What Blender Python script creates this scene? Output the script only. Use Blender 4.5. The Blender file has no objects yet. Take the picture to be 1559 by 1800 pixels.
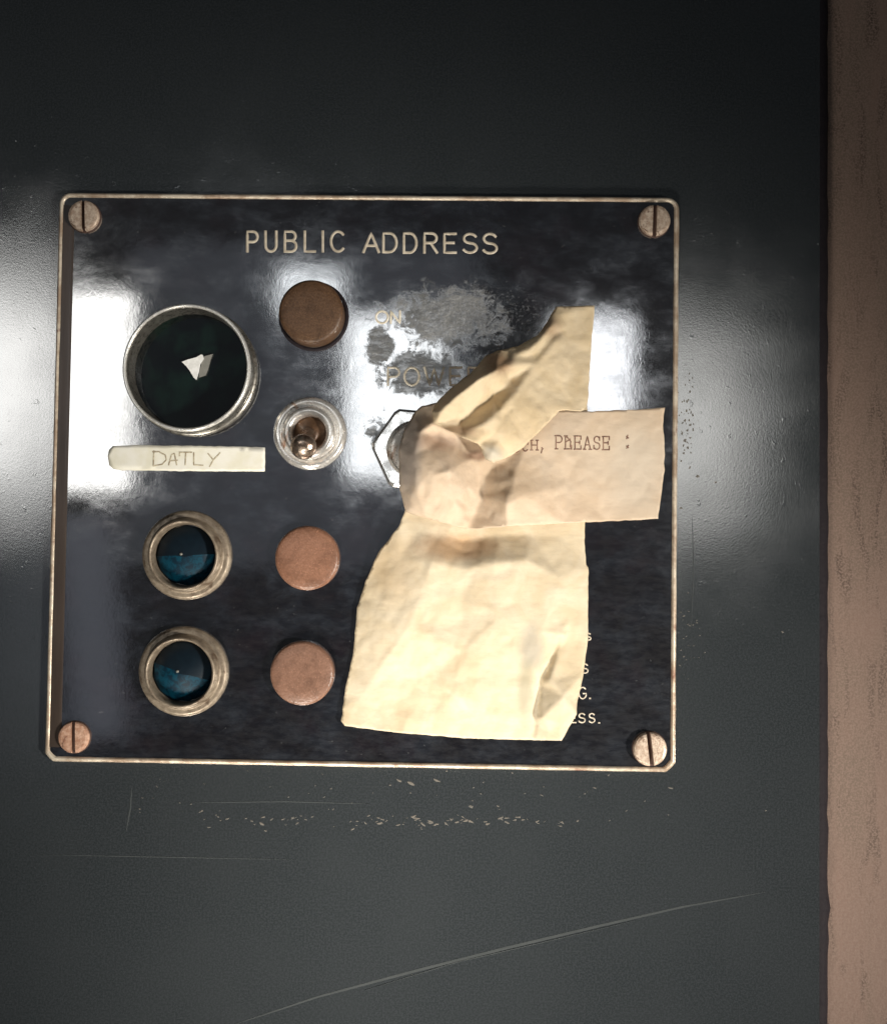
import bpy, bmesh, math, random
from mathutils import Vector, Matrix, Euler, noise
from mathutils.geometry import delaunay_2d_cdt
from mathutils.bvhtree import BVHTree
random.seed(7)
S = 0.00012                      # metres per unit of length used below (about one photo pixel on the wall)
sc = bpy.context.scene
COL = sc.collection
PI = math.pi

# ------------------------------------------------------------------ camera
FPX = 1950.0
RA, RB, RC = -0.03365493, 0.01883150, 0.01387192
TV = Vector((-140.1612, -58.2429, 1946.896))
def rotm(a, b, c):
    ca, sa, cb, sb, cc, s_ = math.cos(a), math.sin(a), math.cos(b), math.sin(b), math.cos(c), math.sin(c)
    return (Matrix(((1,0,0),(0,ca,-sa),(0,sa,ca))) @ Matrix(((cb,0,sb),(0,1,0),(-sb,0,cb))) @ Matrix(((cc,-s_,0),(s_,cc,0),(0,0,1))))
RM = rotm(RA, RB, RC)
CAMP = -(RM.transposed() @ TV)            # x right, y down, z into the wall
def conv(v): return Vector((v.x * S, v.z * S, -v.y * S))
cam_d = bpy.data.cameras.new('camera'); cam = bpy.data.objects.new('camera', cam_d); COL.objects.link(cam)
r_, d_, f_ = [Vector((RM[i][0], RM[i][2], -RM[i][1])) for i in range(3)]
cam.matrix_world = Matrix.Translation(conv(CAMP)) @ Matrix((r_, -d_, -f_)).transposed().to_4x4()
cam_d.sensor_fit = 'VERTICAL'; cam_d.sensor_height = 24; cam_d.lens = 24 * FPX / 1800
cam_d.clip_start = 0.005; cam_d.clip_end = 50
cam_d.dof.use_dof = False
sc.camera = cam

def ray(px, py): return RM.transposed() @ Vector(((px - 779.5) / FPX, (py - 900) / FPX, 1))
def U(px, py, h=0.0):            # measured picture point -> (X, Y up) on the plane h in front of the wall
    d = ray(px, py); t = (-h - CAMP.z) / d.z; p = CAMP + d * t
    return p.x, -p.y
def W(px, py, h=0.0):
    x, y = U(px, py, h); return Vector((x * S, -h * S, y * S))
def PL(x, y, h): return Vector((x * S, -h * S, y * S))

# ------------------------------------------------------------------ world, light, exposure
w = bpy.data.worlds.new('World'); sc.world = w; w.use_nodes = True
bg = w.node_tree.nodes['Background']; bg.inputs[0].default_value = (0.80, 0.9, 1.0, 1); bg.inputs[1].default_value = 0.006
sc.view_settings.view_transform = 'Standard'; sc.view_settings.look = 'None'
sc.view_settings.exposure = 0; sc.view_settings.gamma = 1; sc.view_settings.use_curve_mapping = False

LZ = 9000.0
def mirror_lamp(name, x0, y0, x1, y1, rad, col, h=10, lz=LZ, slant=0):
    """an area light standing where the glossy plate mirrors it: a room window or an added glow"""
    pts = []
    for px, py in ((x0, y0), (x1, y1)):
        d = ray(px, py); t = (-h - CAMP.z) / d.z; q = CAMP + d * t
        m = Vector((d.x, d.y, -d.z)); k = (lz - h) / (d.z); pts.append(q + m * k)
    a, b = conv(pts[0]), conv(pts[1])
    L = bpy.data.lights.new(name, 'AREA'); L.shape = 'RECTANGLE'; L.size = abs(b.x - a.x); L.size_y = abs(b.z - a.z)
    L.energy = rad * L.size * L.size_y * PI; L.color = col
    o = bpy.data.objects.new(name, L); COL.objects.link(o); o.location = (a + b) / 2
    o.rotation_euler = (PI / 2, slant, 0)       # emits towards the wall (+y)
    return o
mirror_lamp('window_light', -170, 512, 228, 862, 3.9, (1, .99, .96))
mirror_lamp('window_light', 612, 556, 775, 840, 3.3, (.95, .98, 1))
mirror_lamp('window_light', 494, 474, 596, 560, 3.0, (.93, .97, 1))
mirror_lamp('window_light', 980, 558, 1108, 735, 3.6, (.95, .97, 1))
mirror_lamp('window_light', 1243, 590, 1500, 915, 2.1, (1, .99, .95), h=0)
mirror_lamp('added_glow', 232, 430, 830, 1000, .08, (.78, .85, 1))  # dim panels added to give the plate its grey-blue haze
mirror_lamp('added_glow', 300, 480, 800, 900, .10, (.82, .87, 1))
mirror_lamp('added_glow', 450, 560, 800, 860, .13, (.85, .9, 1))
mirror_lamp('added_glow', 118, 905, 205, 1300, .17, (.8, .85, 1), slant=-.10)  # added for the pale upright streak mirrored at lower left
K = bpy.data.lights.new('desk_lamp', 'SPOT'); K.energy = 11.3; K.color = (1, .93, .82); K.spot_size = math.radians(26)
K.spot_blend = 1.0; K.shadow_soft_size = 0.055
ko = bpy.data.objects.new('desk_lamp', K); COL.objects.link(ko)
kp = Vector((-.04, -.20, -.34)); ko.location = kp
ko.rotation_euler = (W(720, 1440) - kp).to_track_quat('-Z', 'Y').to_euler()

K2 = bpy.data.lights.new('fill_spot', 'SPOT'); K2.energy = 14; K2.color = (1, .94, .85); K2.spot_size = math.radians(35)  # unseen spot added to light the folds and lower wall from the right
K2.spot_blend = 1.0; K2.shadow_soft_size = 0.03
ko2 = bpy.data.objects.new('fill_spot', K2); COL.objects.link(ko2)
kp2 = Vector((.40, -.32, -.19)); ko2.location = kp2
ko2.rotation_euler = (W(520, 1290) - kp2).to_track_quat('-Z', 'Y').to_euler()

# ------------------------------------------------------------------ helpers
def mesh(name, verts, faces, mat, parent=None, smooth=True, origin=None, bevel=0, solid=0, subs=0):
    me = bpy.data.meshes.new(name)
    org = Vector(origin) if origin is not None else Vector((0, 0, 0))
    me.from_pydata([tuple(Vector(v) - org) for v in verts], [], faces)
    bm = bmesh.new(); bm.from_mesh(me); bmesh.ops.recalc_face_normals(bm, faces=bm.faces) if not solid else None
    bm.to_mesh(me); bm.free()
    me.materials.append(mat)
    for p in me.polygons: p.use_smooth = smooth
    o = bpy.data.objects.new(name, me); COL.objects.link(o)
    o.location = org
    if parent:
        o.parent = parent; o.matrix_parent_inverse = Matrix.Identity(4)
        pw = Vector((0, 0, 0)); q = parent
        while q: pw += q.location; q = q.parent
        o.location = org - pw
    if bevel:
        b = o.modifiers.new('bevel', 'BEVEL'); b.width = bevel * S; b.segments = 3; b.limit_method = 'ANGLE'
    if subs:
        b = o.modifiers.new('subsurf', 'SUBSURF'); b.levels = subs; b.render_levels = subs
    if solid:
        b = o.modifiers.new('solid', 'SOLIDIFY'); b.thickness = solid * S; b.offset = -1
    return o
def tag(o, label, cat, group=None, kind=None):
    if label: o['label'] = label
    if cat: o['category'] = cat
    if group: o['group'] = group
    if kind: o['kind'] = kind
    return o
def empty(name, loc):
    o = bpy.data.objects.new(name, None); COL.objects.link(o); o.location = loc; o.empty_display_size = .01; return o

class NT:
    def __init__(s, name):
        s.m = bpy.data.materials.new(name); s.m.use_nodes = True; s.n = s.m.node_tree.nodes; s.l = s.m.node_tree.links
        s.b = s.n['Principled BSDF']; s.org = (0, 0)
        tc = s.n.new('ShaderNodeTexCoord'); mp = s.n.new('ShaderNodeMapping'); mp.inputs['Scale'].default_value = (1/S,)*3
        s.l.new(tc.outputs['Object'], mp.inputs[0]); s.co = mp.outputs[0]
    def set(s, **k):
        for a, v in k.items():
            i = s.b.inputs[a.replace('_', ' ')]
            if hasattr(v, 'is_output'): s.l.new(v, i)
            else: i.default_value = (*v, 1) if isinstance(v, tuple) and len(v) == 3 else v
        return s
    def val(s, sock, v):
        if hasattr(v, 'is_output'): s.l.new(v, sock)
        else: sock.default_value = v
    def noise(s, size, detail=4, rough=.55, dist=0, stretch=(1, 1, 1), seed=0):
        mp = s.n.new('ShaderNodeMapping'); mp.inputs['Scale'].default_value = tuple(1/(size*k) for k in stretch)
        mp.inputs['Location'].default_value = (seed*3.7, seed*1.3, seed*7.1)
        s.l.new(s.co, mp.inputs[0]); t = s.n.new('ShaderNodeTexNoise'); t.inputs['Scale'].default_value = 1
        t.inputs['Detail'].default_value = detail; t.inputs['Roughness'].default_value = rough; t.inputs['Distortion'].default_value = dist
        s.l.new(mp.outputs[0], t.inputs['Vector']); return t.outputs['Fac']
    def ramp(s, v, a, b, lo=0., hi=1.):
        t = s.n.new('ShaderNodeMapRange'); t.interpolation_type = 'SMOOTHSTEP'
        s.l.new(v, t.inputs[0])
        for i, x in enumerate((a, b, lo, hi)): t.inputs[i+1].default_value = x
        return t.outputs[0]
    def mathn(s, op, a, b=0.):
        t = s.n.new('ShaderNodeMath'); t.operation = op; s.val(t.inputs[0], a); s.val(t.inputs[1], b); return t.outputs[0]
    def mix(s, f, a, b):
        t = s.n.new('ShaderNodeMix'); t.data_type = 'RGBA'; s.val(t.inputs[0], f)
        for i, x in ((6, a), (7, b)):
            if hasattr(x, 'is_output'): s.l.new(x, t.inputs[i])
            else: t.inputs[i].default_value = (*x, 1)
        return t.outputs[2]
    def bump(s, h, dist, strength=1., normal=None):
        t = s.n.new('ShaderNodeBump'); t.inputs['Distance'].default_value = dist * S; t.inputs['Strength'].default_value = strength
        s.l.new(h, t.inputs['Height'])
        if normal: s.l.new(normal, t.inputs['Normal'])
        return t.outputs[0]
    def sep(s):
        t = s.n.new('ShaderNodeSeparateXYZ'); s.l.new(s.co, t.inputs[0]); return t.outputs
    def radial(s, px, py, rx, ry, h=10):      # 1 at the centre, 0 at the ellipse
        x, y = U(px, py, h); x -= s.org[0]; y -= s.org[1]; o = s.sep()
        a = s.mathn('DIVIDE', s.mathn('SUBTRACT', o[0], x), rx); b = s.mathn('DIVIDE', s.mathn('SUBTRACT', o[2], y), ry)
        d = s.mathn('SQRT', s.mathn('ADD', s.mathn('MULTIPLY', a, a), s.mathn('MULTIPLY', b, b)))
        return s.mathn('MAXIMUM', s.mathn('SUBTRACT', 1., d), 0.)

# ------------------------------------------------------------------ materials
# slate paint of the wall panel
t = NT('slate_paint')
n1 = t.noise(160, 5); n2 = t.noise(7, 3, .6); n3 = t.noise(24, 4, .7, .6); n4 = t.noise(3.2, 2)
col = t.mix(t.ramp(n1, .3, .7), (.027, .033, .036), (.033, .039, .042))
col = t.mix(t.ramp(n4, .42, .6), col, (.043, .049, .055))
col = t.mix(t.ramp(n3, .70, .82), col, (.026, .03, .03))
nb = t.bump(n2, .25, .16); nb = t.bump(n4, .2, .28, nb); nb = t.bump(t.ramp(t.noise(16, 3, .6, 0, seed=4), .64, .74), .4, .16, nb)
t.set(Base_Color=col, Roughness=.6, Specular_IOR_Level=.05, Normal=nb)
gl = t.n.new('ShaderNodeBsdfAnisotropic'); gl.distribution = 'BECKMANN'; gl.inputs['Color'].default_value = (1, 1, 1, 1)
t.l.new(t.ramp(n1, .35, .75, .16, .20), gl.inputs['Roughness']); t.l.new(nb, gl.inputs['Normal'])
fr = t.n.new('ShaderNodeFresnel'); fr.inputs['IOR'].default_value = 3.0; mx = t.n.new('ShaderNodeMixShader')
t.l.new(fr.outputs[0], mx.inputs[0]); t.l.new(t.b.outputs[0], mx.inputs[1]); t.l.new(gl.outputs[0], mx.inputs[2]); t.l.new(mx.outputs[0], t.n['Material Output'].inputs[0]); SLATE = t.m
t = NT('panel_edge_paint'); t.set(Base_Color=t.mix(t.noise(14), (.012, .010, .014), (.028, .022, .024)), Roughness=.7, Specular_IOR_Level=.15, Normal=t.bump(t.noise(9), 4, .5)); EDGE = t.m
t = NT('bare_scratch'); t.set(Base_Color=t.mix(t.noise(30), (.046, .052, .054), (.075, .082, .084)), Specular_IOR_Level=.05, Roughness=.9); SCR = t.m
t = NT('chip_primer'); t.set(Base_Color=t.mix(t.noise(25), (.05, .055, .052), (.19, .16, .13)), Roughness=.6); CHIP = t.m
# brown wall beside
t = NT('brown_plaster')
c = t.mix(t.ramp(t.noise(90, 5, .6, .5, (1, 1, 4)), .35, .65), (.20, .142, .106), (.25, .162, .125))
c = t.mix(t.ramp(t.noise(70, 4, .6, 1.2, (.5, 1, 3), 5), .50, .72), c, (.10, .065, .048))
c = t.mix(t.ramp(t.noise(3.5, 2), .40, .62), c, (.27, .185, .145))
t.set(Base_Color=c, Roughness=.75, Normal=t.bump(t.noise(10, 4), 3, .4)); BROWN = t.m
# the engraved plate
t = NT('lacquered_plate')
cl = t.noise(60, 9, .66, .25, (1.3, 1, .8)); fi = t.noise(11, 5, .7, 0, (2.2, 1, .8), 2); sp = t.noise(6.5, 3, .6, .5, seed=6)
smear = t.mathn('MULTIPLY', t.ramp(cl, .34, .72), t.ramp(fi, .25, .8, .45, 1.))
base = t.mix(smear, (.0035, .003, .006), (.018, .024, .036))
vio = t.ramp(t.noise(70, 3, seed=9), .5, .75); base = t.mix(t.mathn('MULTIPLY', vio, .5), base, (.012, .006, .011))
# dried glue left by peeled tape
ragged = t.noise(24, 7, .75, .6, seed=3)
g = t.mathn('MAXIMUM', t.radial(742, 655, 130, 72), t.radial(668, 610, 44, 66))
g = t.mathn('MAXIMUM', g, t.mathn('MULTIPLY', t.radial(668, 760, 60, 80), .6))
g = t.mathn('MAXIMUM', g, t.mathn('MULTIPLY', t.radial(790, 560, 230, 120), .75))
glue = t.ramp(t.mathn('ADD', t.mathn('MULTIPLY', g, .85), ragged), .80, .99)
gk = t.mathn('MAXIMUM', g, t.radial(180, 700, 60, 50))
base = t.mix(t.mathn('MULTIPLY', glue, t.ramp(ragged, .3, .75, .35, .9)), base, t.mix(t.ramp(cl, .4, .6), (.07, .066, .05), (.22, .215, .20)))
speck = t.mathn('MULTIPLY', t.ramp(t.mathn('ADD', t.radial(830, 560, 250, 130), sp), 1.05, 1.16), t.ramp(t.noise(3.5, 2, seed=8), .5, .6))
base = t.mix(t.mathn('MULTIPLY', speck, .5), base, (.24, .25, .27))
dust = t.ramp(t.noise(5, 2, .5, 0, (1.6, 1, 1), 12), .735, .78); base = t.mix(t.mathn('MULTIPLY', dust, .5), base, (.16, .165, .17))
nb = t.bump(t.noise(10, 5, .65, 0, (.8, 1, 1.3), seed=5), .3, .13); nb2 = t.bump(t.mathn('MULTIPLY', glue, t.noise(9, 4, .7, seed=7)), 9, .6, nb)
t.set(Base_Color=base, Roughness=t.ramp(fi, .3, .7, .33, .50), Specular_IOR_Level=.45, Normal=nb2,
      Coat_Weight=t.mathn('SUBTRACT', 1., t.mathn('MULTIPLY', glue, .62)), Coat_IOR=4.0,
      Coat_Roughness=t.mathn('ADD', t.mathn('ADD', .05, t.mathn('MULTIPLY', glue, t.ramp(fi, .3, .7, .08, .30))), t.mathn('MULTIPLY', smear, .09)), Coat_Normal=nb); PLATE = t.m
t = NT('cut_beige_core'); c = t.mix(t.ramp(t.noise(12), .35, .7), (.50, .43, .33), (.72, .64, .52))
t.set(Base_Color=c, Roughness=.42, Normal=t.bump(t.noise(6), 1.2, .5)); CORE = t.m
t = NT('cut_pale_core'); t.set(Base_Color=t.mix(t.ramp(t.noise(12), .3, .7), (.62, .55, .42), (.88, .82, .70)), Roughness=.4); PALE = t.m
t = NT('worn_rim'); c = t.mix(t.ramp(t.noise(50, 5, .7), .38, .65), (.42, .31, .22), (.74, .65, .52)); c = t.mix(t.ramp(t.noise(30, 4, seed=3), .6, .72), c, (.26, .13, .09))
t.set(Base_Color=c, Roughness=.35, Metallic=.25, Normal=t.bump(t.noise(8, 4), 1.5, .5)); RIM = t.m
t = NT('brown_groove'); t.set(Base_Color=t.mix(t.noise(40, 4, .6, 0, (.4, 1, 3)), (.030, .022, .018), (.075, .056, .046)), Roughness=.25); GROOVE = t.m
def brassy(name, a, b, dark, rough=.38, metal=.85, sz=9, bs=.5):
    t = NT(name); c = t.mix(t.ramp(t.noise(sz, 5, .65), .35, .65), a, b); c = t.mix(t.ramp(t.noise(sz*2.2, 4, .7, 1, seed=2), .56, .70), c, dark)
    t.set(Base_Color=c, Metallic=metal, Roughness=t.ramp(t.noise(sz*.6, 3, seed=4), .3, .7, rough-.08, rough+.14), Normal=t.bump(t.noise(sz*.4, 4), 1.5 if bs > .4 else .5, bs)); return t.m
SCREWB = brassy('tarnished_screw', (.42, .30, .22), (.66, .54, .43), (.16, .09, .06), .45, .35, 7)
SCREWC = brassy('corroded_screw', (.42, .22, .14), (.62, .40, .29), (.12, .05, .03), .6, .25)
t = NT('screw_slot_brown'); t.set(Base_Color=(.07, .035, .025), Roughness=.7); SLOT = t.m  # dark brown base seen in the slot
CHROME = brassy('worn_chrome', (.28, .265, .235), (.38, .365, .33), (.20, .175, .15), .3, .85, 14, .12)
BEZEL = brassy('dull_nickel_brass', (.22, .175, .13), (.34, .28, .21), (.13, .09, .06), .42, .4, 12, .3)
NICK = brassy('copper_worn_nickel', (.84, .80, .75), (.95, .93, .89), (.50, .30, .19), .2, .7, 22, .15)
NUTW = brassy('nickel_nut', (.88, .87, .84), (.95, .94, .92), (.74, .70, .64), .16, .85, 30, .1)
RINGW = brassy('ring_edge_highlight', (.80, .79, .75), (.93, .92, .88), (.62, .58, .50), .22, .55, 20, .1)
def button_mat(name, a, b, rough, sd):
    t = NT(name); c = t.mix(t.ramp(t.noise(3.2, 4, .75, seed=sd), .36, .64), a, b); c = t.mix(t.ramp(t.noise(34, 6, .75, seed=sd), .44, .7, 0, .8), c, tuple(x*.6 for x in a)); c = t.mix(t.ramp(t.noise(2.4, 2, seed=sd+2), .62, .7, 0, .5), c, tuple(min(1, x*1.8) for x in b))
    t.set(Base_Color=c, Roughness=rough, Normal=t.bump(t.noise(4, 4), 1.2, .6)); return t.m
BUT1 = button_mat('dark_brown_cap', (.085, .043, .022), (.13, .072, .038), .42, 1)
BUT2 = button_mat('orange_brown_cap', (.23, .108, .064), (.30, .155, .10), .36, 14)
BUT3 = button_mat('rosy_brown_cap', (.20, .105, .07), (.26, .145, .10), .34, 23)
t = NT('dark_green_lens'); t.set(Base_Color=t.mix(t.ramp(t.noise(60, 3), .4, .65), (.0015, .003, .004), (.004, .013, .010)), Roughness=.4, Specular_IOR_Level=.08, Coat_Weight=1., Coat_IOR=1.6, Coat_Roughness=.04); GREENL = t.m
t = NT('white_reflection'); t.set(Base_Color=t.mix(t.ramp(t.noise(9, 4), .35, .65), (.80, .80, .77), (.95, .95, .93)), Metallic=.0, Roughness=.35); REFL = t.m  # white stands in for the light reflected inside the lens
t = NT('grey_reflection'); t.set(Base_Color=t.mix(t.noise(8), (.16, .16, .14), (.30, .29, .26)), Roughness=.4); REFL2 = t.m  # dimmer part of that painted reflection, also used for the jewel glints
t = NT('blue_jewel_lit'); t.set(Base_Color=t.mix(t.ramp(t.noise(11, 3, .6, 1), .38, .62), (.0, .014, .028), (.0, .038, .066)), Roughness=.5, Specular_IOR_Level=.2); BLUEL = t.m
t = NT('blue_jewel_shaded'); t.set(Base_Color=t.mix(t.noise(12), (.002, .006, .012), (.005, .015, .024)), Roughness=.5, Specular_IOR_Level=.2); BLUED = t.m
HPL = 10.0
def paper_mat(name, a, b, shade_stain, spots=(), rough=.62, trans=.0, org=(0, 0)):
    t = NT(name); t.org = U(*org, HPL)
    f1 = t.noise(7, 4, .65, 0, (5, 1, 1)); f2 = t.noise(70, 5, .6, .6)
    c = t.mix(t.ramp(f2, .3, .7), a, b); c = t.mix(t.ramp(f1, .45, .75, 0, .22), c, tuple(x*.72 for x in a))
    for (px, py, rx, ry, k, colr) in spots:  # tints at folds: shade painted into the colour, together with stains and smudges
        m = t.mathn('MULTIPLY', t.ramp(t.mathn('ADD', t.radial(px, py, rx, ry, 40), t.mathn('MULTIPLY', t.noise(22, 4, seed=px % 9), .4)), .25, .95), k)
        c = t.mix(m, c, colr or shade_stain)
    nb = t.bump(f1, 1.0, .35); nb = t.bump(t.noise(5, 4), .8, .4, nb); nb = t.bump(t.noise(46, 3, .5, 1.2, seed=5), 4, .2, nb)
    t.set(Base_Color=c, Roughness=rough, Normal=nb, Specular_IOR_Level=.35)
    if trans:
        tr = t.n.new('ShaderNodeBsdfTranslucent'); mx = t.n.new('ShaderNodeMixShader'); mx.inputs[0].default_value = trans
        t.l.new(c, tr.inputs[0]); out = t.n['Material Output']
        t.l.new(t.b.outputs[0], mx.inputs[1]); t.l.new(tr.outputs[0], mx.inputs[2]); t.l.new(mx.outputs[0], out.inputs[0])
    return t.m
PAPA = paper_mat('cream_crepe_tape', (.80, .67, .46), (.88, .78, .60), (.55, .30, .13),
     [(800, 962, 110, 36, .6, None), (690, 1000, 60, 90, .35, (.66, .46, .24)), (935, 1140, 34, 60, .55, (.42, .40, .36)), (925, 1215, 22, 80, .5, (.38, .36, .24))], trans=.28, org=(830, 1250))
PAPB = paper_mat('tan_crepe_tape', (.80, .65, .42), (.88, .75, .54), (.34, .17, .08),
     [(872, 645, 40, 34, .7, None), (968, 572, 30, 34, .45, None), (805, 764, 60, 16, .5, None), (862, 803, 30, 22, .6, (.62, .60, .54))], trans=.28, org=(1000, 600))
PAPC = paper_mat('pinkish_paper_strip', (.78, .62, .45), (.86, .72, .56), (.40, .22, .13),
     [(765, 780, 60, 24, .5, (.42, .25, .17)), (838, 802, 34, 14, .7, (.26, .13, .08)), (718, 800, 36, 120, .8, (.46, .40, .36)), (1120, 820, 70, 130, .5, (.84, .76, .64)), (905, 850, 70, 70, .3, (.6, .42, .24))], trans=.28, org=(940, 820))  # shade under the upper fold and on the wrapped end painted in brown, grey
t = NT('typewriter_ink'); t.set(Base_Color=t.mix(t.ramp(t.noise(5), .4, .65), (.16, .08, .055), (.36, .23, .16)), Roughness=.8); INK = t.m
t = NT('faded_pencil_ink'); t.set(Base_Color=t.mix(t.ramp(t.noise(7), .35, .65), (.30, .24, .16), (.58, .52, .38)), Roughness=.8); PEN = t.m
t = NT('cream_label_tape'); t.set(Base_Color=t.mix(t.ramp(t.noise(40, 4), .35, .65), (.80, .77, .63), (.88, .86, .77)), Roughness=.45, Normal=t.bump(t.noise(20, 3), 1, .3)); LAB = t.m

# ------------------------------------------------------------------ wall panel (slate) and brown wall
def panel():
    org = Vector((0, 0, 0)); n = 140
    xl, yt, yb = -1900, 1900, -1900
    vs, fs = [], []
    prof = [(-22, 0), (-17, -.6), (-12, -2.5), (-7, -7), (-3, -14), (-.5, -24), (0, -60)]   # rounded, chipped right edge
    rows = []
    for i in range(n + 1):
        y = yb + (yt - yb) * i / n
        py = 900 - (y - 20)
        ex, _ = U(1462, py, 0); row = []
        wob = noise.noise(Vector((y / 45, 3, 1))) * 3.0 + noise.noise(Vector((y / 14, 9, 1))) * 1.8
        if 1625 < py < 1665: wob += 6 * math.cos((py - 1645) / 20 * PI / 2)
        row.append(len(vs)); vs.append(PL(xl, y, 0))
        for (dx, h) in prof:
            row.append(len(vs)); vs.append(PL(ex + dx + wob * min(1, (22 + dx) / 14), y, h))
        rows.append(row)
    for a, b in zip(rows, rows[1:]):
        for j in range(len(a) - 1): fs.append((a[j], a[j+1], b[j+1], b[j]))
    o = mesh('wall_panel', vs, fs, SLATE, smooth=True)
    o.data.materials.append(EDGE)
    for k, p in enumerate(o.data.polygons):
        j = k % (len(prof))
        if j >= 1: p.material_index = 1
    tag(o, 'slate grey painted metal panel, scratched, behind the engraved plate', 'wall panel')
    return o
WP = panel()
vs = []; x0 = U(1452, 900, -58)[0]
o = mesh('wall', [PL(x0 - 400, -2200, -59), PL(2600, -2200, -59), PL(2600, 2200, -59), PL(x0 - 400, 2200, -59)], [(0, 1, 2, 3)], BROWN, smooth=False)
tag(o, 'dusty brown mottled wall at right of the slate panel', 'wall', kind='structure')

# ------------------------------------------------------------------ ribbons (strokes) -----------------
def ribbon_geo(pts, wd, hh, hf, vs, fs, taper=False):
    """pts in picture units; hf(x,y)->height of the surface below; low rounded cross-section"""
    P = [Vector(p) for p in pts]
    if len(P) < 2: return
    Q = [P[0]]
    for a, b in zip(P, P[1:]):
        m = max(1, int((b - a).length / (wd * 1.2))); Q += [a.lerp(b, (i + 1) / m) for i in range(m)]
    n = len(Q); rows = []
    for i, p in enumerate(Q):
        a = Q[max(0, i-1)]; b = Q[min(n-1, i+1)]; tn = (b - a)
        if tn.length < 1e-6: tn = Vector((1, 0))
        tn.normalize(); nr = Vector((-tn.y, tn.x)); k = 1
        if taper: k = max(.12, math.sin(PI * min(1, max(0, i / (n - 1)))) ** .5)
        pp = p - tn * wd * .4 if i == 0 else (p + tn * wd * .4 if i == n-1 else p)
        row = []
        for s_, z in ((-.5, 0), (-.3, .8), (0, 1), (.3, .8), (.5, 0)):
            q = pp + nr * wd * s_ * k
            zz = z * (.3 if i in (0, n-1) else 1)
            row.append(len(vs)); vs.append(W(q.x, q.y, hf(q.x, q.y) + .25 + hh * zz))
        rows.append(row)
    for a, b in zip(rows, rows[1:]):
        for j in range(4): fs.append((a[j], a[j+1], b[j+1], b[j]))
def arc(cx, cy, rx, ry, a0, a1, n=9):
    return [(cx + rx * math.cos(math.radians(a0 + (a1 - a0) * i / n)), cy + ry * math.sin(math.radians(a0 + (a1 - a0) * i / n))) for i in range(n + 1)]
G = {   # unit box 0..1 wide, 0..1 high
 'P': [[(0, 0), (0, 1), (.5, 1)] + arc(.55, .74, .45, .26, 90, -90) + [(0, .48)]],
 'U': [[(0, 1)] + arc(.5, .32, .5, .32, 180, 360) + [(1, 1)]],
 'B': [[(0, 0), (0, 1), (.5, 1)] + arc(.55, .77, .38, .23, 90, -90) + [(0, .54)], [(.5, .54)] + arc(.55, .27, .45, .27, 90, -90) + [(0, 0)]],
 'L': [[(0, 1), (0, 0), (1, 0)]], 'I': [[(.5, 0), (.5, 1)]],
 'C': [arc(.52, .5, .52, .5, 45, 315, 16)],
 'A': [[(0, 0), (.5, 1), (1, 0)], [(.18, .34), (.82, .34)]],
 'D': [[(0, 0), (0, 1), (.4, 1)] + arc(.45, .5, .55, .5, 90, -90, 12) + [(0, 0)]],
 'R': [[(0, 0), (0, 1), (.5, 1)] + arc(.55, .75, .42, .25, 90, -90) + [(0, .5)], [(.5, .5), (1, 0)]],
 'E': [[(1, 1), (0, 1), (0, 0), (1, 0)], [(0, .52), (.82, .52)]],
 'S': [arc(.5, .755, .45, .245, 25, 270, 10)[:-1] + arc(.5, .255, .5, .255, 90, -155, 10)],
 'O': [arc(.5, .5, .5, .5, 90, 450, 20)], 'N': [[(0, 0), (0, 1), (1, 0), (1, 1)]],
 'W': [[(0, 1), (.27, 0), (.5, .95), (.73, 0), (1, 1)]],
 'G': [arc(.52, .5, .52, .5, 45, 330, 16) + [(1, .45), (.6, .45)]],
 '.': [[(.3, .04), (.6, .04)]],
 'H': [[(0, 0), (0, 1)], [(1, 0), (1, 1)], [(0, .5), (1, .5)]],
}
SER = {  # slab serifs for the typed letters
 'P': [[(-.18, 0), (.3, 0)], [(-.18, 1), (.2, 1)]], 'L': [[(-.2, 1), (.3, 1)], [(-.2, 0), (0, 0)], [(1, 0), (1, .28)]],
 'E': [[(-.15, 1), (0, 1)], [(-.15, 0), (0, 0)], [(1, 1), (1, .75)], [(1, 0), (1, .25)], [(.8, .62), (.8, .4)]],
 'A': [[(-.2, 0), (.25, 0)], [(.75, 0), (1.2, 0)]], 'S': [[(.95, .95), (.95, .7)], [(.0, .3), (.0, .05)]],
 'H': [[(-.18, 0), (.2, 0)], [(.8, 0), (1.18, 0)], [(-.18, 1), (.2, 1)], [(.8, 1), (1.18, 1)]],
 'C': [[(.95, .95), (.95, .68)]], 'U': [[(-.18, 1), (.2, 1)], [(.8, 1), (1.18, 1)]], 'O': []}
def letters(name, items, wd, hh, hf, mat, parent, serif=False, extra=()):
    vs, fs = [], []
    for ch, x0, x1, yt, yb in items:
        for st in G[ch] + (SER.get(ch, []) if serif else []):
            ribbon_geo([(x0 + (x1 - x0) * u, yb + (yt - yb) * v) for u, v in st], wd, hh, hf, vs, fs)
    for st in extra: ribbon_geo(st, wd, hh, hf, vs, fs)
    return mesh(name, vs, fs, mat, parent)

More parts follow.
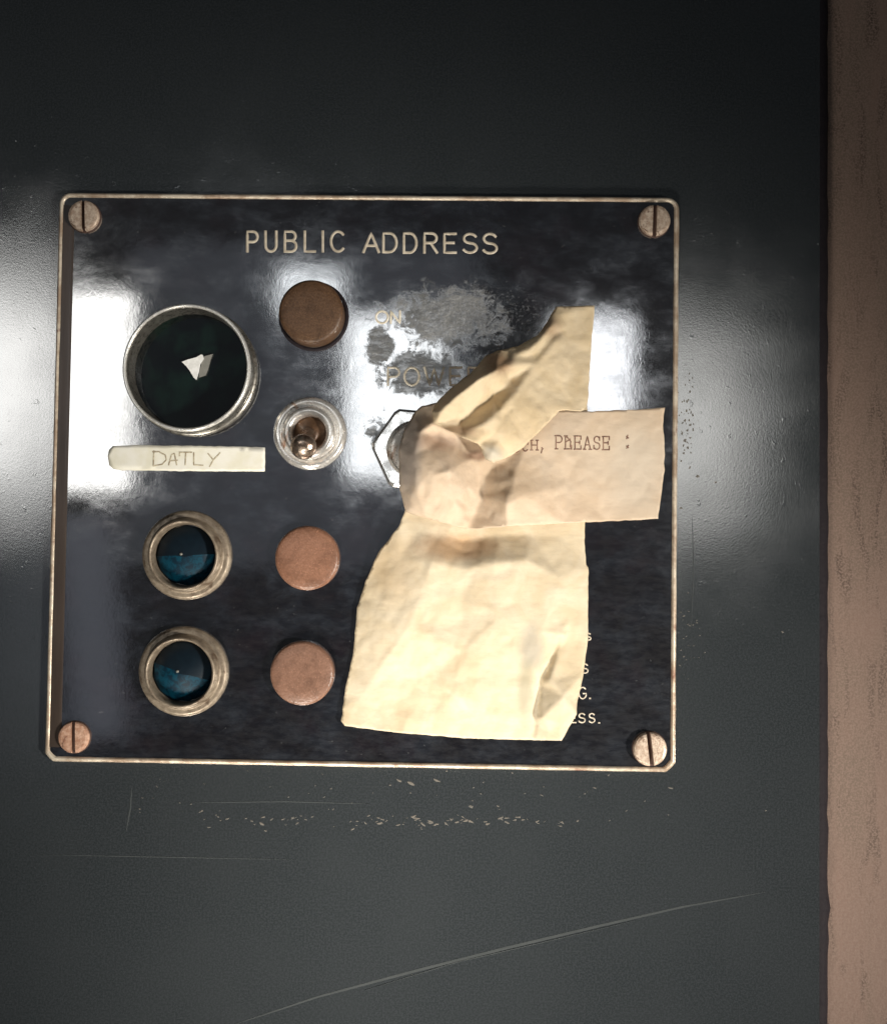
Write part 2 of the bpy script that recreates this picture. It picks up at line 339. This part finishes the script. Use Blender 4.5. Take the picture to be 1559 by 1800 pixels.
# ------------------------------------------------------------------ scratches and chips on the panel
vs, fs = [], []
zero = lambda x, y: 0.0
ribbon_geo([(415, 1800), (560, 1752), (740, 1704), (900, 1664), (1060, 1626), (1200, 1594), (1345, 1568)], 5.0, .06, zero, vs, fs, True)
ribbon_geo([(640, 1741), (800, 1692), (960, 1655), (1120, 1617)], 1.4, .3, lambda x, y: .2, vs, fs, True)
ribbon_geo([(62, 1502), (260, 1506), (520, 1511)], 1.5, .2, zero, vs, fs, True)
ribbon_geo([(330, 1411), (500, 1409), (650, 1413)], 1.7, .2, zero, vs, fs, True)
ribbon_geo([(232, 1385), (230, 1420), (222, 1462)], 2.6, .2, zero, vs, fs, True)
ribbon_geo([(1216, 905), (1219, 1000), (1214, 1110)], 1.6, .2, zero, vs, fs, True)
mesh('scratch', vs, fs, SCR, WP)
vs, fs = [], []
def chip(px, py, r, el=1.6, ang=0.):
    n = 7; c = len(vs); vs.append(W(px, py, .45)); ca, sa = math.cos(ang), math.sin(ang)
    for i in range(n):
        a = 2 * PI * i / n; rr = r * random.uniform(.45, 1.2); x, y = rr * el * math.cos(a), rr / el * math.sin(a)
        vs.append(W(px + x*ca - y*sa, py + x*sa + y*ca, .2))
    for i in range(n): fs.append((c, c + 1 + i, c + 1 + (i + 1) % n))
for k in range(70):
    chip(random.gauss(760, 110), random.gauss(1444, 7), random.choice((1, 1.3, 1.6, 2.4, 3.2)), 1.8, random.uniform(-.5, .7))
for k in range(26): chip(random.uniform(330, 560), random.gauss(1440, 8), random.uniform(.8, 2.4), 1.8, random.uniform(-.6, .2))
for k in range(46): chip(random.uniform(240, 1190), random.gauss(1400, 30), random.uniform(.6, 1.8), 1.6, random.uniform(-1, 1))
for x, y, r in ((702, 1373, 4), (722, 1377, 4.4), (768, 1372, 4.5), (828, 1418, 3.5), (756, 1444, 4), (826, 1444, 4), (890, 1446, 3), (952, 1398, 2.6), (988, 1446, 3.4), (1045, 1385, 2.5), (460, 1448, 3.5), (1178, 1385, 3)):
    chip(x, y, r, 1.7, .4)
for k in range(60): chip(random.gauss(1208, 8), random.gauss(740, 36), random.uniform(.8, 2.6), 1.3, PI/2 + random.uniform(-.5, .5))
for k in range(26): chip(random.gauss(1216, 12), random.gauss(1130, 32), random.uniform(.6, 2.0), 1.6, random.uniform(-.6, .6))
for x, y, r in ((1226, 837, 4), (1257, 848, 2.6), (1375, 1111, 2.2), (1197, 893, 2.6), (1345, 1425, 2)): chip(x, y, r, 1.2)
mesh('chipped_paint', vs, fs, CHIP, WP, smooth=False)

# ------------------------------------------------------------------ the engraved control plate
HP = 10.0
CP = empty('control_plate', (0, 0, 0))
tag(CP, 'black glossy engraved plate reading PUBLIC ADDRESS with brass rim, lamps, buttons and switches', 'control plate')
HW, HH = 547., 501.
def outline(ins, nseg=7):
    """plate outline, inset by ins: round corners at the top, cut corners at the bottom"""
    pts = []; a, b = HW - ins, HH - ins; r = max(22 - ins, 6)
    for sx, sy, rr, cut in ((1, 1, r, 0), (-1, 1, r, 0), (-1, -1, max(15 - ins * .4, 5), 1), (1, -1, max(17 - ins * .4, 5), 1)):
        cxx, cyy = sx * (a - rr), sy * (b - rr)
        a0 = {(1, 1): 0, (-1, 1): 90, (-1, -1): 180, (1, -1): 270}[(sx, sy)]
        for i in range(nseg + 1):
            an = math.radians(a0 + 90 * i / nseg)
            q = (cxx + rr * math.cos(an), cyy + rr * math.sin(an))
            if cut:
                p0 = (cxx + rr * math.cos(math.radians(a0)), cyy + rr * math.sin(math.radians(a0)))
                p1 = (cxx + rr * math.cos(math.radians(a0 + 90)), cyy + rr * math.sin(math.radians(a0 + 90)))
                u = i / nseg; q = tuple(.75 * (p0[k] * (1 - u) + p1[k] * u) + .25 * q[k] for k in (0, 1))
            pts.append(q)
    return pts
def subdiv(pts, step=25):
    out = []
    for i, p in enumerate(pts):
        q = pts[(i + 1) % len(pts)]; L = math.dist(p, q); m = max(1, int(L / step))
        out += [(p[0] + (q[0] - p[0]) * k / m, p[1] + (q[1] - p[1]) * k / m) for k in range(m)]
    return out
base_pts = [(i, h) for i, h in ((0, .0), (.6, 7), (2.2, 11.5), (4.6, 13.4), (7.2, 13.4), (9.2, 11.5), (10.2, 9.0))]
N0 = None; rows = []; vs = []; fs = []
o0 = outline(0)
for ins, h in base_pts:
    oi = outline(ins); row = []
    for i in range(len(oi)):
        p, q = oi[i], oi[(i + 1) % len(oi)]; m = max(1, int(math.dist(o0[i], o0[(i + 1) % len(oi)]) / 30))
        for k in range(m):
            u = k / m; x = p[0] + (q[0] - p[0]) * u; y = p[1] + (q[1] - p[1]) * u
            jig = noise.noise(Vector((x / 35, y / 35, ins))) * .8
            row.append(len(vs)); vs.append(PL(x + jig, y + jig, max(0, h + jig * .7)))
    rows.append(row)
for a, b in zip(rows, rows[1:]):
    n = len(a)
    for j in range(n): fs.append((a[j], a[(j+1) % n], b[(j+1) % n], b[j]))
mesh('rim', vs, fs, RIM, CP)
ol = subdiv(outline(9.4), 40)
mesh('face', [PL(x, y, HP) for x, y in ol], [tuple(range(len(ol)))], PLATE, CP, smooth=False)
# the inner step along the left side
vs = []; fs = []
n = 30
for i in range(n + 1):
    y = HH - 24 - (2 * HH - 50) * i / n
    for dx, h in ((10, HP + 2.4), (24, HP + 1.6), (27.5, HP + .9), (29, HP + .1)): vs.append(PL(-HW + dx, y, h))
for i in range(n):
    for j in range(3): a = i * 4 + j; fs.append((a, a + 1, a + 5, a + 4))
mesh('inner_lip', vs, fs, GROOVE, CP)

def rev(profile, cx, cy, n=64, smooth=True):
    """solid of revolution about the axis through (cx, cy) in plane units; profile = [(r, h)]"""
    vs, fs, rows = [], [], []
    for r, h in profile:
        if r < 1e-6: rows.append([len(vs)]); vs.append(PL(cx, cy, h)); continue
        rows.append(list(range(len(vs), len(vs) + n)))
        vs += [PL(cx + r * math.cos(2*PI*i/n), cy + r * math.sin(2*PI*i/n), h) for i in range(n)]
    for a, b in zip(rows, rows[1:]):
        for i in range(n):
            if len(a) == 1: fs.append((a[0], b[i], b[(i+1) % n]))
            elif len(b) == 1: fs.append((a[i], a[(i+1) % n], b[0]))
            else: fs.append((a[i], a[(i+1) % n], b[(i+1) % n], b[i]))
    return vs, fs
def revobj(name, prof, cx, cy, mat, parent, n=64, bevel=0, smooth=True):
    v, f = rev(prof, cx, cy, n); return mesh(name, v, f, mat, parent, origin=PL(cx, cy, prof[0][1]), bevel=bevel, smooth=smooth)

# heading and other engraving
hp = lambda x, y: HP
head = [('P', 435, 453, 407, 442), ('U', 467, 486, 407, 442), ('B', 501, 521, 407, 442), ('L', 536, 554, 407, 442), ('I', 563, 572, 407, 442), ('C', 582, 606, 407, 442),
        ('A', 639, 666, 410, 443), ('D', 674, 697, 410, 443), ('D', 710, 732, 410, 444), ('R', 746, 768, 410, 444), ('E', 781, 801, 411, 444), ('S', 814, 838, 411, 444), ('S', 849, 873, 411, 445)]
letters('lettering', head, 4.6, .9, hp, CORE, CP)
letters('lettering', [('O', 661, 682, 547, 568), ('N', 687, 703, 547, 568)], 3.8, .8, hp, PALE, CP)
letters('lettering', [('P', 682, 702, 646, 677), ('O', 711, 737, 646, 677), ('W', 746, 780, 646, 677), ('E', 791, 811, 646, 677), ('R', 823, 843, 646, 677)], 4.2, .9, hp, PALE, CP)
letters('lettering', [('S', 1028, 1038, 1113, 1125), ('S', 1022, 1033, 1167, 1183), ('G', 1017, 1030, 1208, 1228), ('.', 1034, 1040, 1218, 1228),
     ('E', 1000, 1012, 1255, 1270), ('S', 1017, 1028, 1254, 1270), ('S', 1035, 1045, 1254, 1270), ('.', 1050, 1056, 1260, 1271)], 2.4, .6, hp, CORE, CP)

# screws
def screw(px, py, r, ang, mat, h=13):
    x, y = U(px, py, HP + h)
    # domed head cut by a real slot: two half domes standing on a disc
    base = revobj('screw', [(r + 1.5, HP), (r + 1.5, HP + 2), (r - 1, HP + 3), (0, HP + 3)], x, y, SLOT, CP, 40)
    vs, fs = [], []; sw = r * .13
    for sgn in (-1, 1):
        n = 20; rings = []
        a0 = math.asin(sw / r)
        for k, (rr, hh) in enumerate(((1., 2.5), (1., h - 3.5), (.94, h - 1.4), (.8, h - .3), (.45, h))):
            ring = []
            for i in range(n + 1):
                t_ = -PI/2 + PI * i / n
                X = max(rr * r * math.cos(t_), sw); Y = rr * r * math.sin(t_)
                X *= sgn; c_, s_ = math.cos(ang), math.sin(ang)
                ring.append(len(vs)); vs.append(PL(x + X*c_ - Y*s_, y + X*s_ + Y*c_, HP + hh))
            rings.append(ring)
        for a, b in zip(rings, rings[1:]):
            for i in range(n): fs.append((a[i], a[i+1], b[i+1], b[i]))
            fs.append((a[n], a[0], b[0], b[n]))
        fs.append(tuple(rings[-1]))
    mesh('screw_head', vs, fs, mat, base, smooth=False, origin=PL(x, y, HP))
screw(146, 378, 27, .04, SCREWB); screw(1151, 386, 27, -.02, SCREWB); screw(1143, 1318, 28.5, .12, SCREWB, 14); screw(129, 1297, 27, .03, SCREWC, 10)

# big indicator lamp
x, y = U(328, 646, 58)
lamp = revobj('indicator_lamp', [(114, HP), (114, HP+3), (111, HP+5), (109, HP+6), (108.5, 30), (108, 40), (107.5, 54), (106.6, 57), (105, 58), (103.6, 57.5), (103, 54), (102, 36), (101.5, 12)], x, y, CHROME, CP, 96)
revobj('lens', [(101.4, 11), (101.4, 12.5), (101, 13), (60, 13), (30, 13), (0, 13)], x, y, GREENL, lamp, 72, smooth=False)
revobj('rim_highlight_ring', [(110, 52), (110.4, 55), (109.8, 58), (108.4, 60), (106.6, 60.6), (104.8, 59.6), (103.9, 57.5), (103.9, 52)], x, y, RINGW, lamp, 96)  # pale ring added to paint the bright highlight along the rim
def reflect_patch(pts, h, mat):          # pale patch painting the reflection seen inside the lens
    n = len(pts); top = [W(a, b, h + d) for a, b, d in pts]; bot = [W(a, b, 12) for a, b, d in pts]
    mesh('lens_reflection', top + bot, [tuple(range(n))] + [(i, n + i, n + (i+1) % n, (i+1) % n) for i in range(n)], mat, lamp, smooth=False, origin=PL(x, y, 13))
reflect_patch([(320, 636, 0), (330, 632, .3), (345, 628, .8), (354, 623, 1), (357, 624, 1), (359, 631, .8), (353, 640, .5), (350, 655, 0), (346, 668, -.4), (341, 664, -.3), (334, 652, -.2), (328, 644, 0)], 18, REFL)
reflect_patch([(357, 627, .2), (375, 622, .5), (371, 632, .3), (367, 648, 0), (362, 660, -.2), (350, 664, -.4), (351, 655, 0), (354, 642, 0)], 16.6, REFL2)

# blue indicator lamps
def blue_lamp(px, py, lift, turn):
    x, y = U(px, py, 42)
    b = revobj('indicator_lamp', [(77, HP), (78, HP+5), (76, HP+10), (71, HP+12.5), (67, HP+11), (65, HP+12), (63, 30), (61.5, 38), (59.5, 41.5), (57.5, 42), (55.5, 40), (54.5, 34), (53.5, 28), (53, 14)], x, y, BEZEL, CP, 80)
    # jewel: ridge of two big facets, lit lower and shaded upper half put into their colours
    n = 36; R_ = 52.8
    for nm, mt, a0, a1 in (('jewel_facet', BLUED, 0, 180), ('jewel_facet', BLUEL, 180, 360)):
        vs, fs = [], []
        rings = []
        for k, (rr, hh) in enumerate(((1., 15), (.92, 21), (.6, 27), (.3, 32 + lift))):
            ring = []
            for i in range(n // 6 + 1):
                a = math.radians(a0 + (a1 - a0) * i / (n // 6)) - turn
                ring.append(len(vs)); vs.append(PL(x + 3*(1-rr) + R_ * rr * math.cos(a), y + R_ * rr * math.sin(a) * 1.0, hh + (1 - abs(math.sin(a))) * 3))
            rings.append(ring)
        for p, q in zip(rings, rings[1:]):
            for i in range(len(p) - 1): fs.append((p[i], p[i+1], q[i+1], q[i]))
        c_ = len(vs); vs.append(PL(x + 2, y - 3, 35 + lift))
        q = rings[-1]
        for i in range(len(q) - 1): fs.append((q[i], q[i+1], c_))
        j = mesh(nm, vs, fs, mt, b, smooth=True, origin=PL(x, y, 15))
    v, f = rev([(2.6, 30 + lift), (2.4, 35 + lift), (1.2, 36 + lift), (0, 36.3 + lift)], x - 5, y + 2, 12)
    mesh('glint_bead', v, f, REFL2, b, origin=PL(x, y, 15))  # grey bead added as a glint on the jewel
    return b
blue_lamp(322, 976, 0, -.05); blue_lamp(316, 1183, 2, .30)

# buttons
def button(px, py, r, h, mat, gap):
    x, y = U(px, py, h)
    c = revobj('push_button', [(r - 1, HP), (r, HP + 2), (r + .3, h - 6), (r - 1.2, h - 2.5), (r - 5, h - .6), (r * .6, h + .8), (r * .3, h + 1.4), (0, h + 1.6)], x, y, mat, CP, 64)
    if gap: revobj('gap_shade', [(r + 7, HP), (r + 6.5, HP + 2), (r + 2, HP + 2.5), (r + .5, HP + .5)], x, y, EDGE, c, 48)  # dark ring put in for the shade in the gap round the cap
button(546, 547, 55, 52, BUT1, True); button(539.5, 981, 55.5, 26, BUT2, False); button(530.5, 1184, 55, 26, BUT3, False)

# toggle switch
def toggle(px, py, lever=True):
    x, y = U(px, py, 30)
    b = revobj('toggle_switch', [(64, HP), (64, 14), (62.5, 19), (59, 22.5), (55, 23.5), (51, 22.5), (48, 19), (47, 18), (46.5, 25), (45, 30), (42, 33), (38, 34), (34, 33), (31, 30), (29.5, 26), (29, 14)], x, y, NICK, CP, 64)
    revobj('socket', [(29, 12), (20, 15), (12, 24), (0, 26)], x, y, BUT1, b, 32)
    a = Vector((x, y, 18)); tip = Vector((*U(533, 787, 74), 74))
    vs, fs, rows = [], [], []
    d = (tip - a); L = d.length; d.normalize(); s1 = d.cross(Vector((1, 0, 0))).normalized(); s2 = d.cross(s1)
    for u, r in ((0, 12), (.35, 13), (.62, 14.5), (.75, 18), (.86, 21.5), (.95, 22.5), (1.04, 21), (1.12, 16.5), (1.17, 10), (1.19, 4), (1.195, .3)):
        c = a + d * L * u; ring = []
        for i in range(28):
            q = c + (s1 * math.cos(2*PI*i/28) + s2 * math.sin(2*PI*i/28)) * r; ring.append(len(vs)); vs.append(PL(q.x, q.y, q.z))
        rows.append(ring)
    for p, q in zip(rows, rows[1:]):
        for i in range(28): fs.append((p[i], p[(i+1) % 28], q[(i+1) % 28], q[i]))
    mesh('lever', vs, fs, NICK2, b, origin=PL(x, y, 18))
NICK2 = brassy('dark_worn_lever', (.34, .24, .18), (.52, .42, .34), (.16, .09, .06), .26, .9, 18)
toggle(543, 760)
# second switch: hexagonal nut, the rest wrapped in tape
x, y = U(730, 790, 24)
vs, fs = [], []; rings = []
for rr, hh in ((1, HP), (1, 22), (.975, 25), (.93, 26.5), (.66, 26.5), (.60, 22), (.58, 12)):
    ring = []
    for i in range(48):
        a = 2*PI*i/48; k = 1
        if rr > .9:
            seg = (a + .08) % (PI/3) - PI/6; k = math.cos(PI/6) / math.cos(seg) * 1.03
            k = min(k, 1.0 if rr < .99 else 1.02)
        R_ = 76 * rr * k; ring.append(len(vs)); vs.append(PL(x + R_*math.cos(a), y + R_*math.sin(a), hh))
    rings.append(ring)
for p, q in zip(rings, rings[1:]):
    for i in range(48): fs.append((p[i], p[(i+1) % 48], q[(i+1) % 48], q[i]))
sw2 = mesh('toggle_switch', vs, fs, NUTW, CP, smooth=False, origin=PL(x, y, HP))
revobj('socket', [(44, 12), (44, 34), (40, 36), (20, 36), (14, 60), (0, 62)], x, y, NICK, sw2, 40)

# ------------------------------------------------------------------ papers and tapes
def pip(p, poly):
    c = False; j = len(poly) - 1
    for i in range(len(poly)):
        a, b = poly[i], poly[j]
        if (a[1] > p[1]) != (b[1] > p[1]) and p[0] < (b[0]-a[0])*(p[1]-a[1])/(b[1]-a[1]) + a[0]: c = not c
        j = i
    return c
def segdist(p, a, b):
    ax, ay = a[0], a[1]; dx, dy = b[0]-ax, b[1]-ay; L = dx*dx+dy*dy
    t = 0 if L == 0 else max(0, min(1, ((p[0]-ax)*dx+(p[1]-ay)*dy)/L)); return math.hypot(p[0]-ax-dx*t, p[1]-ay-dy*t)
def sheet(name, out, inner, creases, mat, parent, step=4.2, smooth_it=1, wr=3.0, seed=0, thick=.7, ridges=(), origin=None, cr=0.):
    """out: [(x,y,h)] outline; inner: [(x,y,h)]; creases: pairs of indices in out+inner; folded like real paper, then finely crumpled"""
    C = out + inner; no = len(out)
    e = [(i, (i+1) % no) for i in range(no)] + list(creases)
    cv, ce, cf, ov, oe, of_ = delaunay_2d_cdt([Vector(c[:2]) for c in C], e, [], 1, 1e-4)
    hs = []
    for k, v in enumerate(cv):
        hs.append(C[ov[k][0]][2] if ov[k] else 30.)
    tris = []
    for f in cf:
        for i in range(1, len(f)-1): tris.append((f[0], f[i], f[i+1]))
    bt = BVHTree.FromPolygons([Vector((v.x, v.y, h)) for v, h in zip(cv, hs)], tris)
    def H(x, y):
        for dx, dy in ((0, 0), (.4, 0), (-.4, 0), (0, .4), (0, -.4), (1.2, 1.2), (-1.2, -1.2), (1.2, -1.2), (-1.2, 1.2)):
            r = bt.ray_cast(Vector((x+dx, y+dy, 900)), Vector((0, 0, -1)))
            if r[0] is not None: return r[0].z
        r = bt.find_nearest(Vector((x, y, 40))); return r[0].z
    pts = []
    for i in range(no):
        a, b = out[i], out[(i+1) % no]; L = math.dist(a[:2], b[:2]); m = max(1, round(L / step))
        pts += [(a[0]+(b[0]-a[0])*k/m, a[1]+(b[1]-a[1])*k/m) for k in range(m)]
    nb = len(pts); poly = list(pts)
    x0, x1 = min(p[0] for p in pts), max(p[0] for p in pts); y0, y1 = min(p[1] for p in pts), max(p[1] for p in pts)
    yy = y0; r = 0
    segs = [(poly[i], poly[(i+1) % nb]) for i in range(nb)]
    while yy < y1:
        xx = x0 + (step/2 if r % 2 else 0)
        while xx < x1:
            q = (xx + random.uniform(-.5, .5), yy + random.uniform(-.5, .5))
            if pip(q, poly) and min(segdist(q, *s_) for s_ in segs) > step * .45: pts.append(q)
            xx += step
        yy += step * .87; r += 1
    dv, de, df, dov, *_ = delaunay_2d_cdt([Vector(p) for p in pts], [(i, (i+1) % nb) for i in range(nb)], [], 1, 1e-4)
    h = [H(v.x, v.y) for v in dv]
    adj = [set() for _ in dv]
    for a, b in de: adj[a].add(b); adj[b].add(a)
    bset = {k for k in range(len(dv)) if any(o_ < nb for o_ in dov[k])}
    for it in range(smooth_it):
        h = [h[k] if (not adj[k] or k in bset) else h[k]*.5 + .5*sum(h[j] for j in adj[k])/len(adj[k]) for k in range(len(dv))]
    for k, v in enumerate(dv):
        p = Vector((v.x, v.y, seed*31.))
        w_ = (1 - abs(noise.noise(p/62)) * 2.2) * 1.0 + (1 - abs(noise.noise(p/30 + Vector((5, 5, 5)))*2)) * .3 + noise.noise(p/11) * .05
        h[k] += wr * (w_ - .9)
        if cr:
            k_ = cr * (1. if v.x < 900 else .45)
            for sz, a_ in ((52, 1.), (24, .35)):
                dd, _ = noise.voronoi(Vector(((v.x + 9*noise.noise(p/30))/sz, v.y/sz*.8, seed*7.)))
                h[k] += k_ * a_ * (min(.45, dd[1] - dd[0])/.45 - .7)
        for (ax, ay, bx, by, wd_, am) in ridges:
            d = segdist((v.x, v.y), (ax, ay), (bx, by)); L = math.hypot(bx-ax, by-ay)
            if d < wd_: h[k] += am * (1 - d/wd_)**1.5
        h[k] = max(h[k], HP + 2.)
    P3 = []
    for k, v in enumerate(dv):
        jx = noise.noise(Vector((v.x/13, v.y/13, seed+50)))*1.3; jy = noise.noise(Vector((v.x/13, v.y/13, seed+80)))*1.3
        P3.append((v.x + jx, v.y + jy, h[k]))
    faces = []
    for f in df:
        a, b, c = (P3[i] for i in f[:3])
        cr = (b[0]-a[0])*(c[1]-a[1]) - (b[1]-a[1])*(c[0]-a[0])
        faces.append(tuple(f) if cr < 0 else tuple(reversed(f)))     # outward = towards the viewer
    vs = [W(*p) for p in P3]
    o = mesh(name, vs, faces, mat, parent, smooth=True, origin=origin, solid=thick)
    bt2 = BVHTree.FromPolygons([Vector(p) for p in P3], [tuple(f) for f in faces])
    def H2(x, y):
        r = bt2.ray_cast(Vector((x, y, 900)), Vector((0, 0, -1)))
        return (r[0].z if r[0] is not None else 20.)
    return o, H2

TS = empty('masking_tape', W(830, 920, HP))
tag(TS, 'tall crumpled cream masking tape strip hanging under the typed strip, lower end loose and curling', 'tape')
A_out = [(722, 868, 34), (1029, 880, 14), (1027, 950, 13), (1030, 992, 15), (1034, 998, 15), (1034, 1060, 14), (1033, 1124, 14), (1025, 1185, 16), (1014, 1236, 19), (1013, 1255, 24), (987, 1302, 20),
   (935, 1301, 15), (820, 1298, 20), (691, 1287, 22), (606, 1276, 22), (600, 1268, 20), (606, 1215, 18), (621, 1150, 16), (628, 1068, 17), (643, 1022, 20), (665, 972, 26), (702, 924, 38)]
nA = len(A_out)
A_in = [(735, 935, 36), (790, 945, 26), (812, 950, 22), (840, 948, 26), (880, 942, 24), (930, 940, 20), (985, 945, 16),     # 0-6
   (700, 985, 36), (760, 988, 50), (812, 1000, 42), (866, 990, 52), (925, 985, 42), (985, 1015, 30), (1003, 1085, 22),  # 7-13
   (662, 1090, 32), (720, 1100, 43), (812, 1090, 37), (880, 1085, 45), (950, 1110, 36), (985, 1135, 17), (990, 1120, 29),  # 14-20
   (650, 1200, 24), (690, 1140, 38), (745, 1190, 25), (800, 1220, 33), (810, 1145, 38), (880, 1180, 34), (935, 1190, 26), (950, 1200, 13), (966, 1195, 30),  # 21-29
   (700, 1240, 21), (780, 1250, 23), (860, 1250, 26), (925, 1260, 20), (938, 1265, 13), (952, 1262, 30), (990, 1225, 36), (985, 1275, 28), (965, 1285, 18)]  # 30-38
I = lambda k: nA + k
A_cr = [(I(2), I(9)), (I(9), I(16)), (I(12), I(13)), (I(13), I(19)), (I(19), I(28)), (I(28), I(34)), (I(34), 11), (I(14), I(22)), (I(22), I(23)), (I(23), I(31)), (I(25), I(24)), (I(5), I(12)), (I(36), I(35)), (I(37), I(38)), (I(8), I(15))]
oA, hA = sheet('lower_flap', A_out, A_in, A_cr, PAPA, TS, cr=1.5, wr=1.4, seed=1, origin=W(830, 1250, HP),
   ridges=[(985, 1120, 948, 1200, 5, -6), (948, 1200, 938, 1290, 5, -6)])
C_out = [(983, 721, 26), (1040, 723, 26), (1120, 720, 17), (1168, 716, 15), (1165, 745, 13), (1168, 790, 12), (1167, 830, 12), (1162, 870, 14), (1156, 912, 18),
   (1070, 916, 22), (988, 920, 40), (892, 925, 76), (825, 931, 60), (785, 921, 66), (746, 910, 62), (713, 900, 50), (702, 858, 50), (701, 791, 46), (711, 755, 44), (726, 728, 44), (742, 713, 50), (768, 708, 66), (830, 722, 60), (900, 722, 42)]
nC = len(C_out); I = lambda k: nC + k
C_in = [(742, 895, 72), (730, 850, 88), (726, 800, 88), (738, 760, 84), (765, 742, 80),      # 0-4
   (868, 822, 52), (846, 876, 50), (862, 800, 54), (795, 875, 84), (790, 828, 98), (760, 835, 102), (752, 790, 84), (770, 774, 62), (800, 784, 60), (835, 802, 50), # 5-14
   (905, 835, 72), (925, 870, 74), (1000, 850, 31), (1000, 770, 31), (930, 775, 50), (1080, 800, 20), (1090, 880, 20), (892, 884, 90), (905, 800, 56)]
I = lambda k: nC + k
C_cr = [(I(22), 11), (I(22), I(15)), (12, I(6)), (I(6), I(5)), (14, I(0)), (I(0), I(1)), (I(1), I(2)), (I(2), I(3)), (I(3), I(4)), (I(12), I(13)), (I(13), I(14)), (I(14), I(5)), (I(11), I(12)), (I(5), I(23))]
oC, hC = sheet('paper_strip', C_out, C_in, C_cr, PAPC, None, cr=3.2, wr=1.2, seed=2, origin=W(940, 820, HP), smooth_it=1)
tag(oC, 'horizontal pinkish paper strip typed PLEASE, folded around the covered switch', 'paper strip')
B_out = [(977, 539, 14), (1045, 537, 13), (1040, 593, 13), (1036, 660, 15), (1032, 722, 24), (983, 722, 40), (950, 757, 60), (922, 784, 70), (903, 798, 74), (886, 807, 76), (868, 814, 78), (853, 807, 82), (847, 792, 88), (840, 780, 96), (815, 770, 102), (795, 759, 106), (775, 750, 106), (762, 744, 104), (760, 722, 92),
   (766, 710, 66), (785, 688, 62), (806, 672, 60), (827, 655, 60), (856, 624, 58), (873, 617, 60), (910, 608, 50), (944, 590, 36), (959, 570, 26)]
nB = len(B_out); I = lambda k: nB + k
B_in = [(776, 720, 112), (800, 698, 118), (838, 668, 114), (872, 652, 106), (893, 642, 84),    # 0-4 ridge
   (778, 748, 98), (802, 748, 84), (828, 728, 76), (856, 704, 72), (886, 682, 66), (896, 668, 62),  # 5-10 valley
   (812, 762, 98), (850, 745, 102), (884, 715, 94), (915, 680, 76), (940, 640, 56), (975, 600, 34), # 11-16
   (900, 628, 72), (930, 615, 62), (955, 592, 46), (972, 570, 34), (988, 552, 20), (940, 628, 46), (968, 590, 26), # 17-23
   (1000, 580, 16), (1005, 650, 22), (985, 700, 34), (960, 690, 48), (930, 730, 70), (880, 772, 92), (866, 795, 98), (910, 765, 80)]
B_cr = [(I(0), I(1)), (I(1), I(2)), (I(2), I(3)), (I(3), I(4)), (I(5), I(6)), (I(6), I(7)), (I(7), I(8)), (I(8), I(9)), (I(9), I(10)), (I(11), I(12)), (I(12), I(13)), (I(13), I(14)), (I(14), I(15)),
   (I(17), I(18)), (I(18), I(19)), (I(19), I(20)), (I(20), I(21)), (I(22), I(23))]
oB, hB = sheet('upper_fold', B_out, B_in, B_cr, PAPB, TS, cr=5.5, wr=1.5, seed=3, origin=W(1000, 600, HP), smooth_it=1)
# typed words
hc = lambda x, y: hC(x, y)
ty = [('O', 885, 896, 779, 796), ('U', 902, 912, 778, 795), ('C', 918, 928, 776, 793), ('H', 934, 944, 774, 791)]
word = []
for k, ch in enumerate('PLEASE'): word.append((ch, 977 + 16.6*k, 987.5 + 16.6*k, 766 + .3*k, 789 + .3*k))
letters('typed_words', ty + word, 2.3, .5, hc, INK, oC, serif=True,
  extra=[[(953, 788), (951, 796)], [(952, 787), (954, 789)], [(1101, 767), (1104, 770)], [(1103, 765), (1101, 771)], [(1101, 784), (1104, 787)], [(1104, 783), (1101, 788)], [(996, 768), (1003, 776), (1002, 786)], [(994, 777), (1002, 772)]])

# DAILY label
o_l = [(199, 784, 12.4), (240, 782, 12.3), (466, 786, 12.8), (466, 829, 12.6), (300, 828, 12.2), (214, 827, 12.3), (200, 825, 12.4), (192, 817, 12.6), (190, 803, 12.3), (192, 791, 12.6)]
oL, hL = sheet('label_tape', o_l, [(260, 806, 12.4), (380, 806, 12.6)], [], LAB, None, step=8, wr=.5, seed=5, thick=.5, origin=W(330, 806, HP))
tag(oL, 'small cream tape label handwritten DAILY below the big dark lens', 'label')
hl = lambda x, y: hL(x, y)
vs, fs = [], []
for st in ([(271, 793), (270, 818)], [(269, 794), (280, 794), (291, 800), (293, 808), (286, 816), (270, 819)],
           [(297, 817), (302, 799), (307, 797), (311, 817)], [(299, 810), (312, 809)],
           [(316, 795), (337, 795)], [(327, 795), (326, 817)], [(316, 797), (316, 801)],
           [(341, 796), (341, 817), (357, 818)],
           [(366, 797), (375, 808)], [(387, 796), (375, 809), (369, 820)]):
    ribbon_geo(st, 2.5, .3, hl, vs, fs)
mesh('handwriting', vs, fs, PEN, oL)

sc.render.engine = 'CYCLES'
sc.cycles.max_bounces = 8
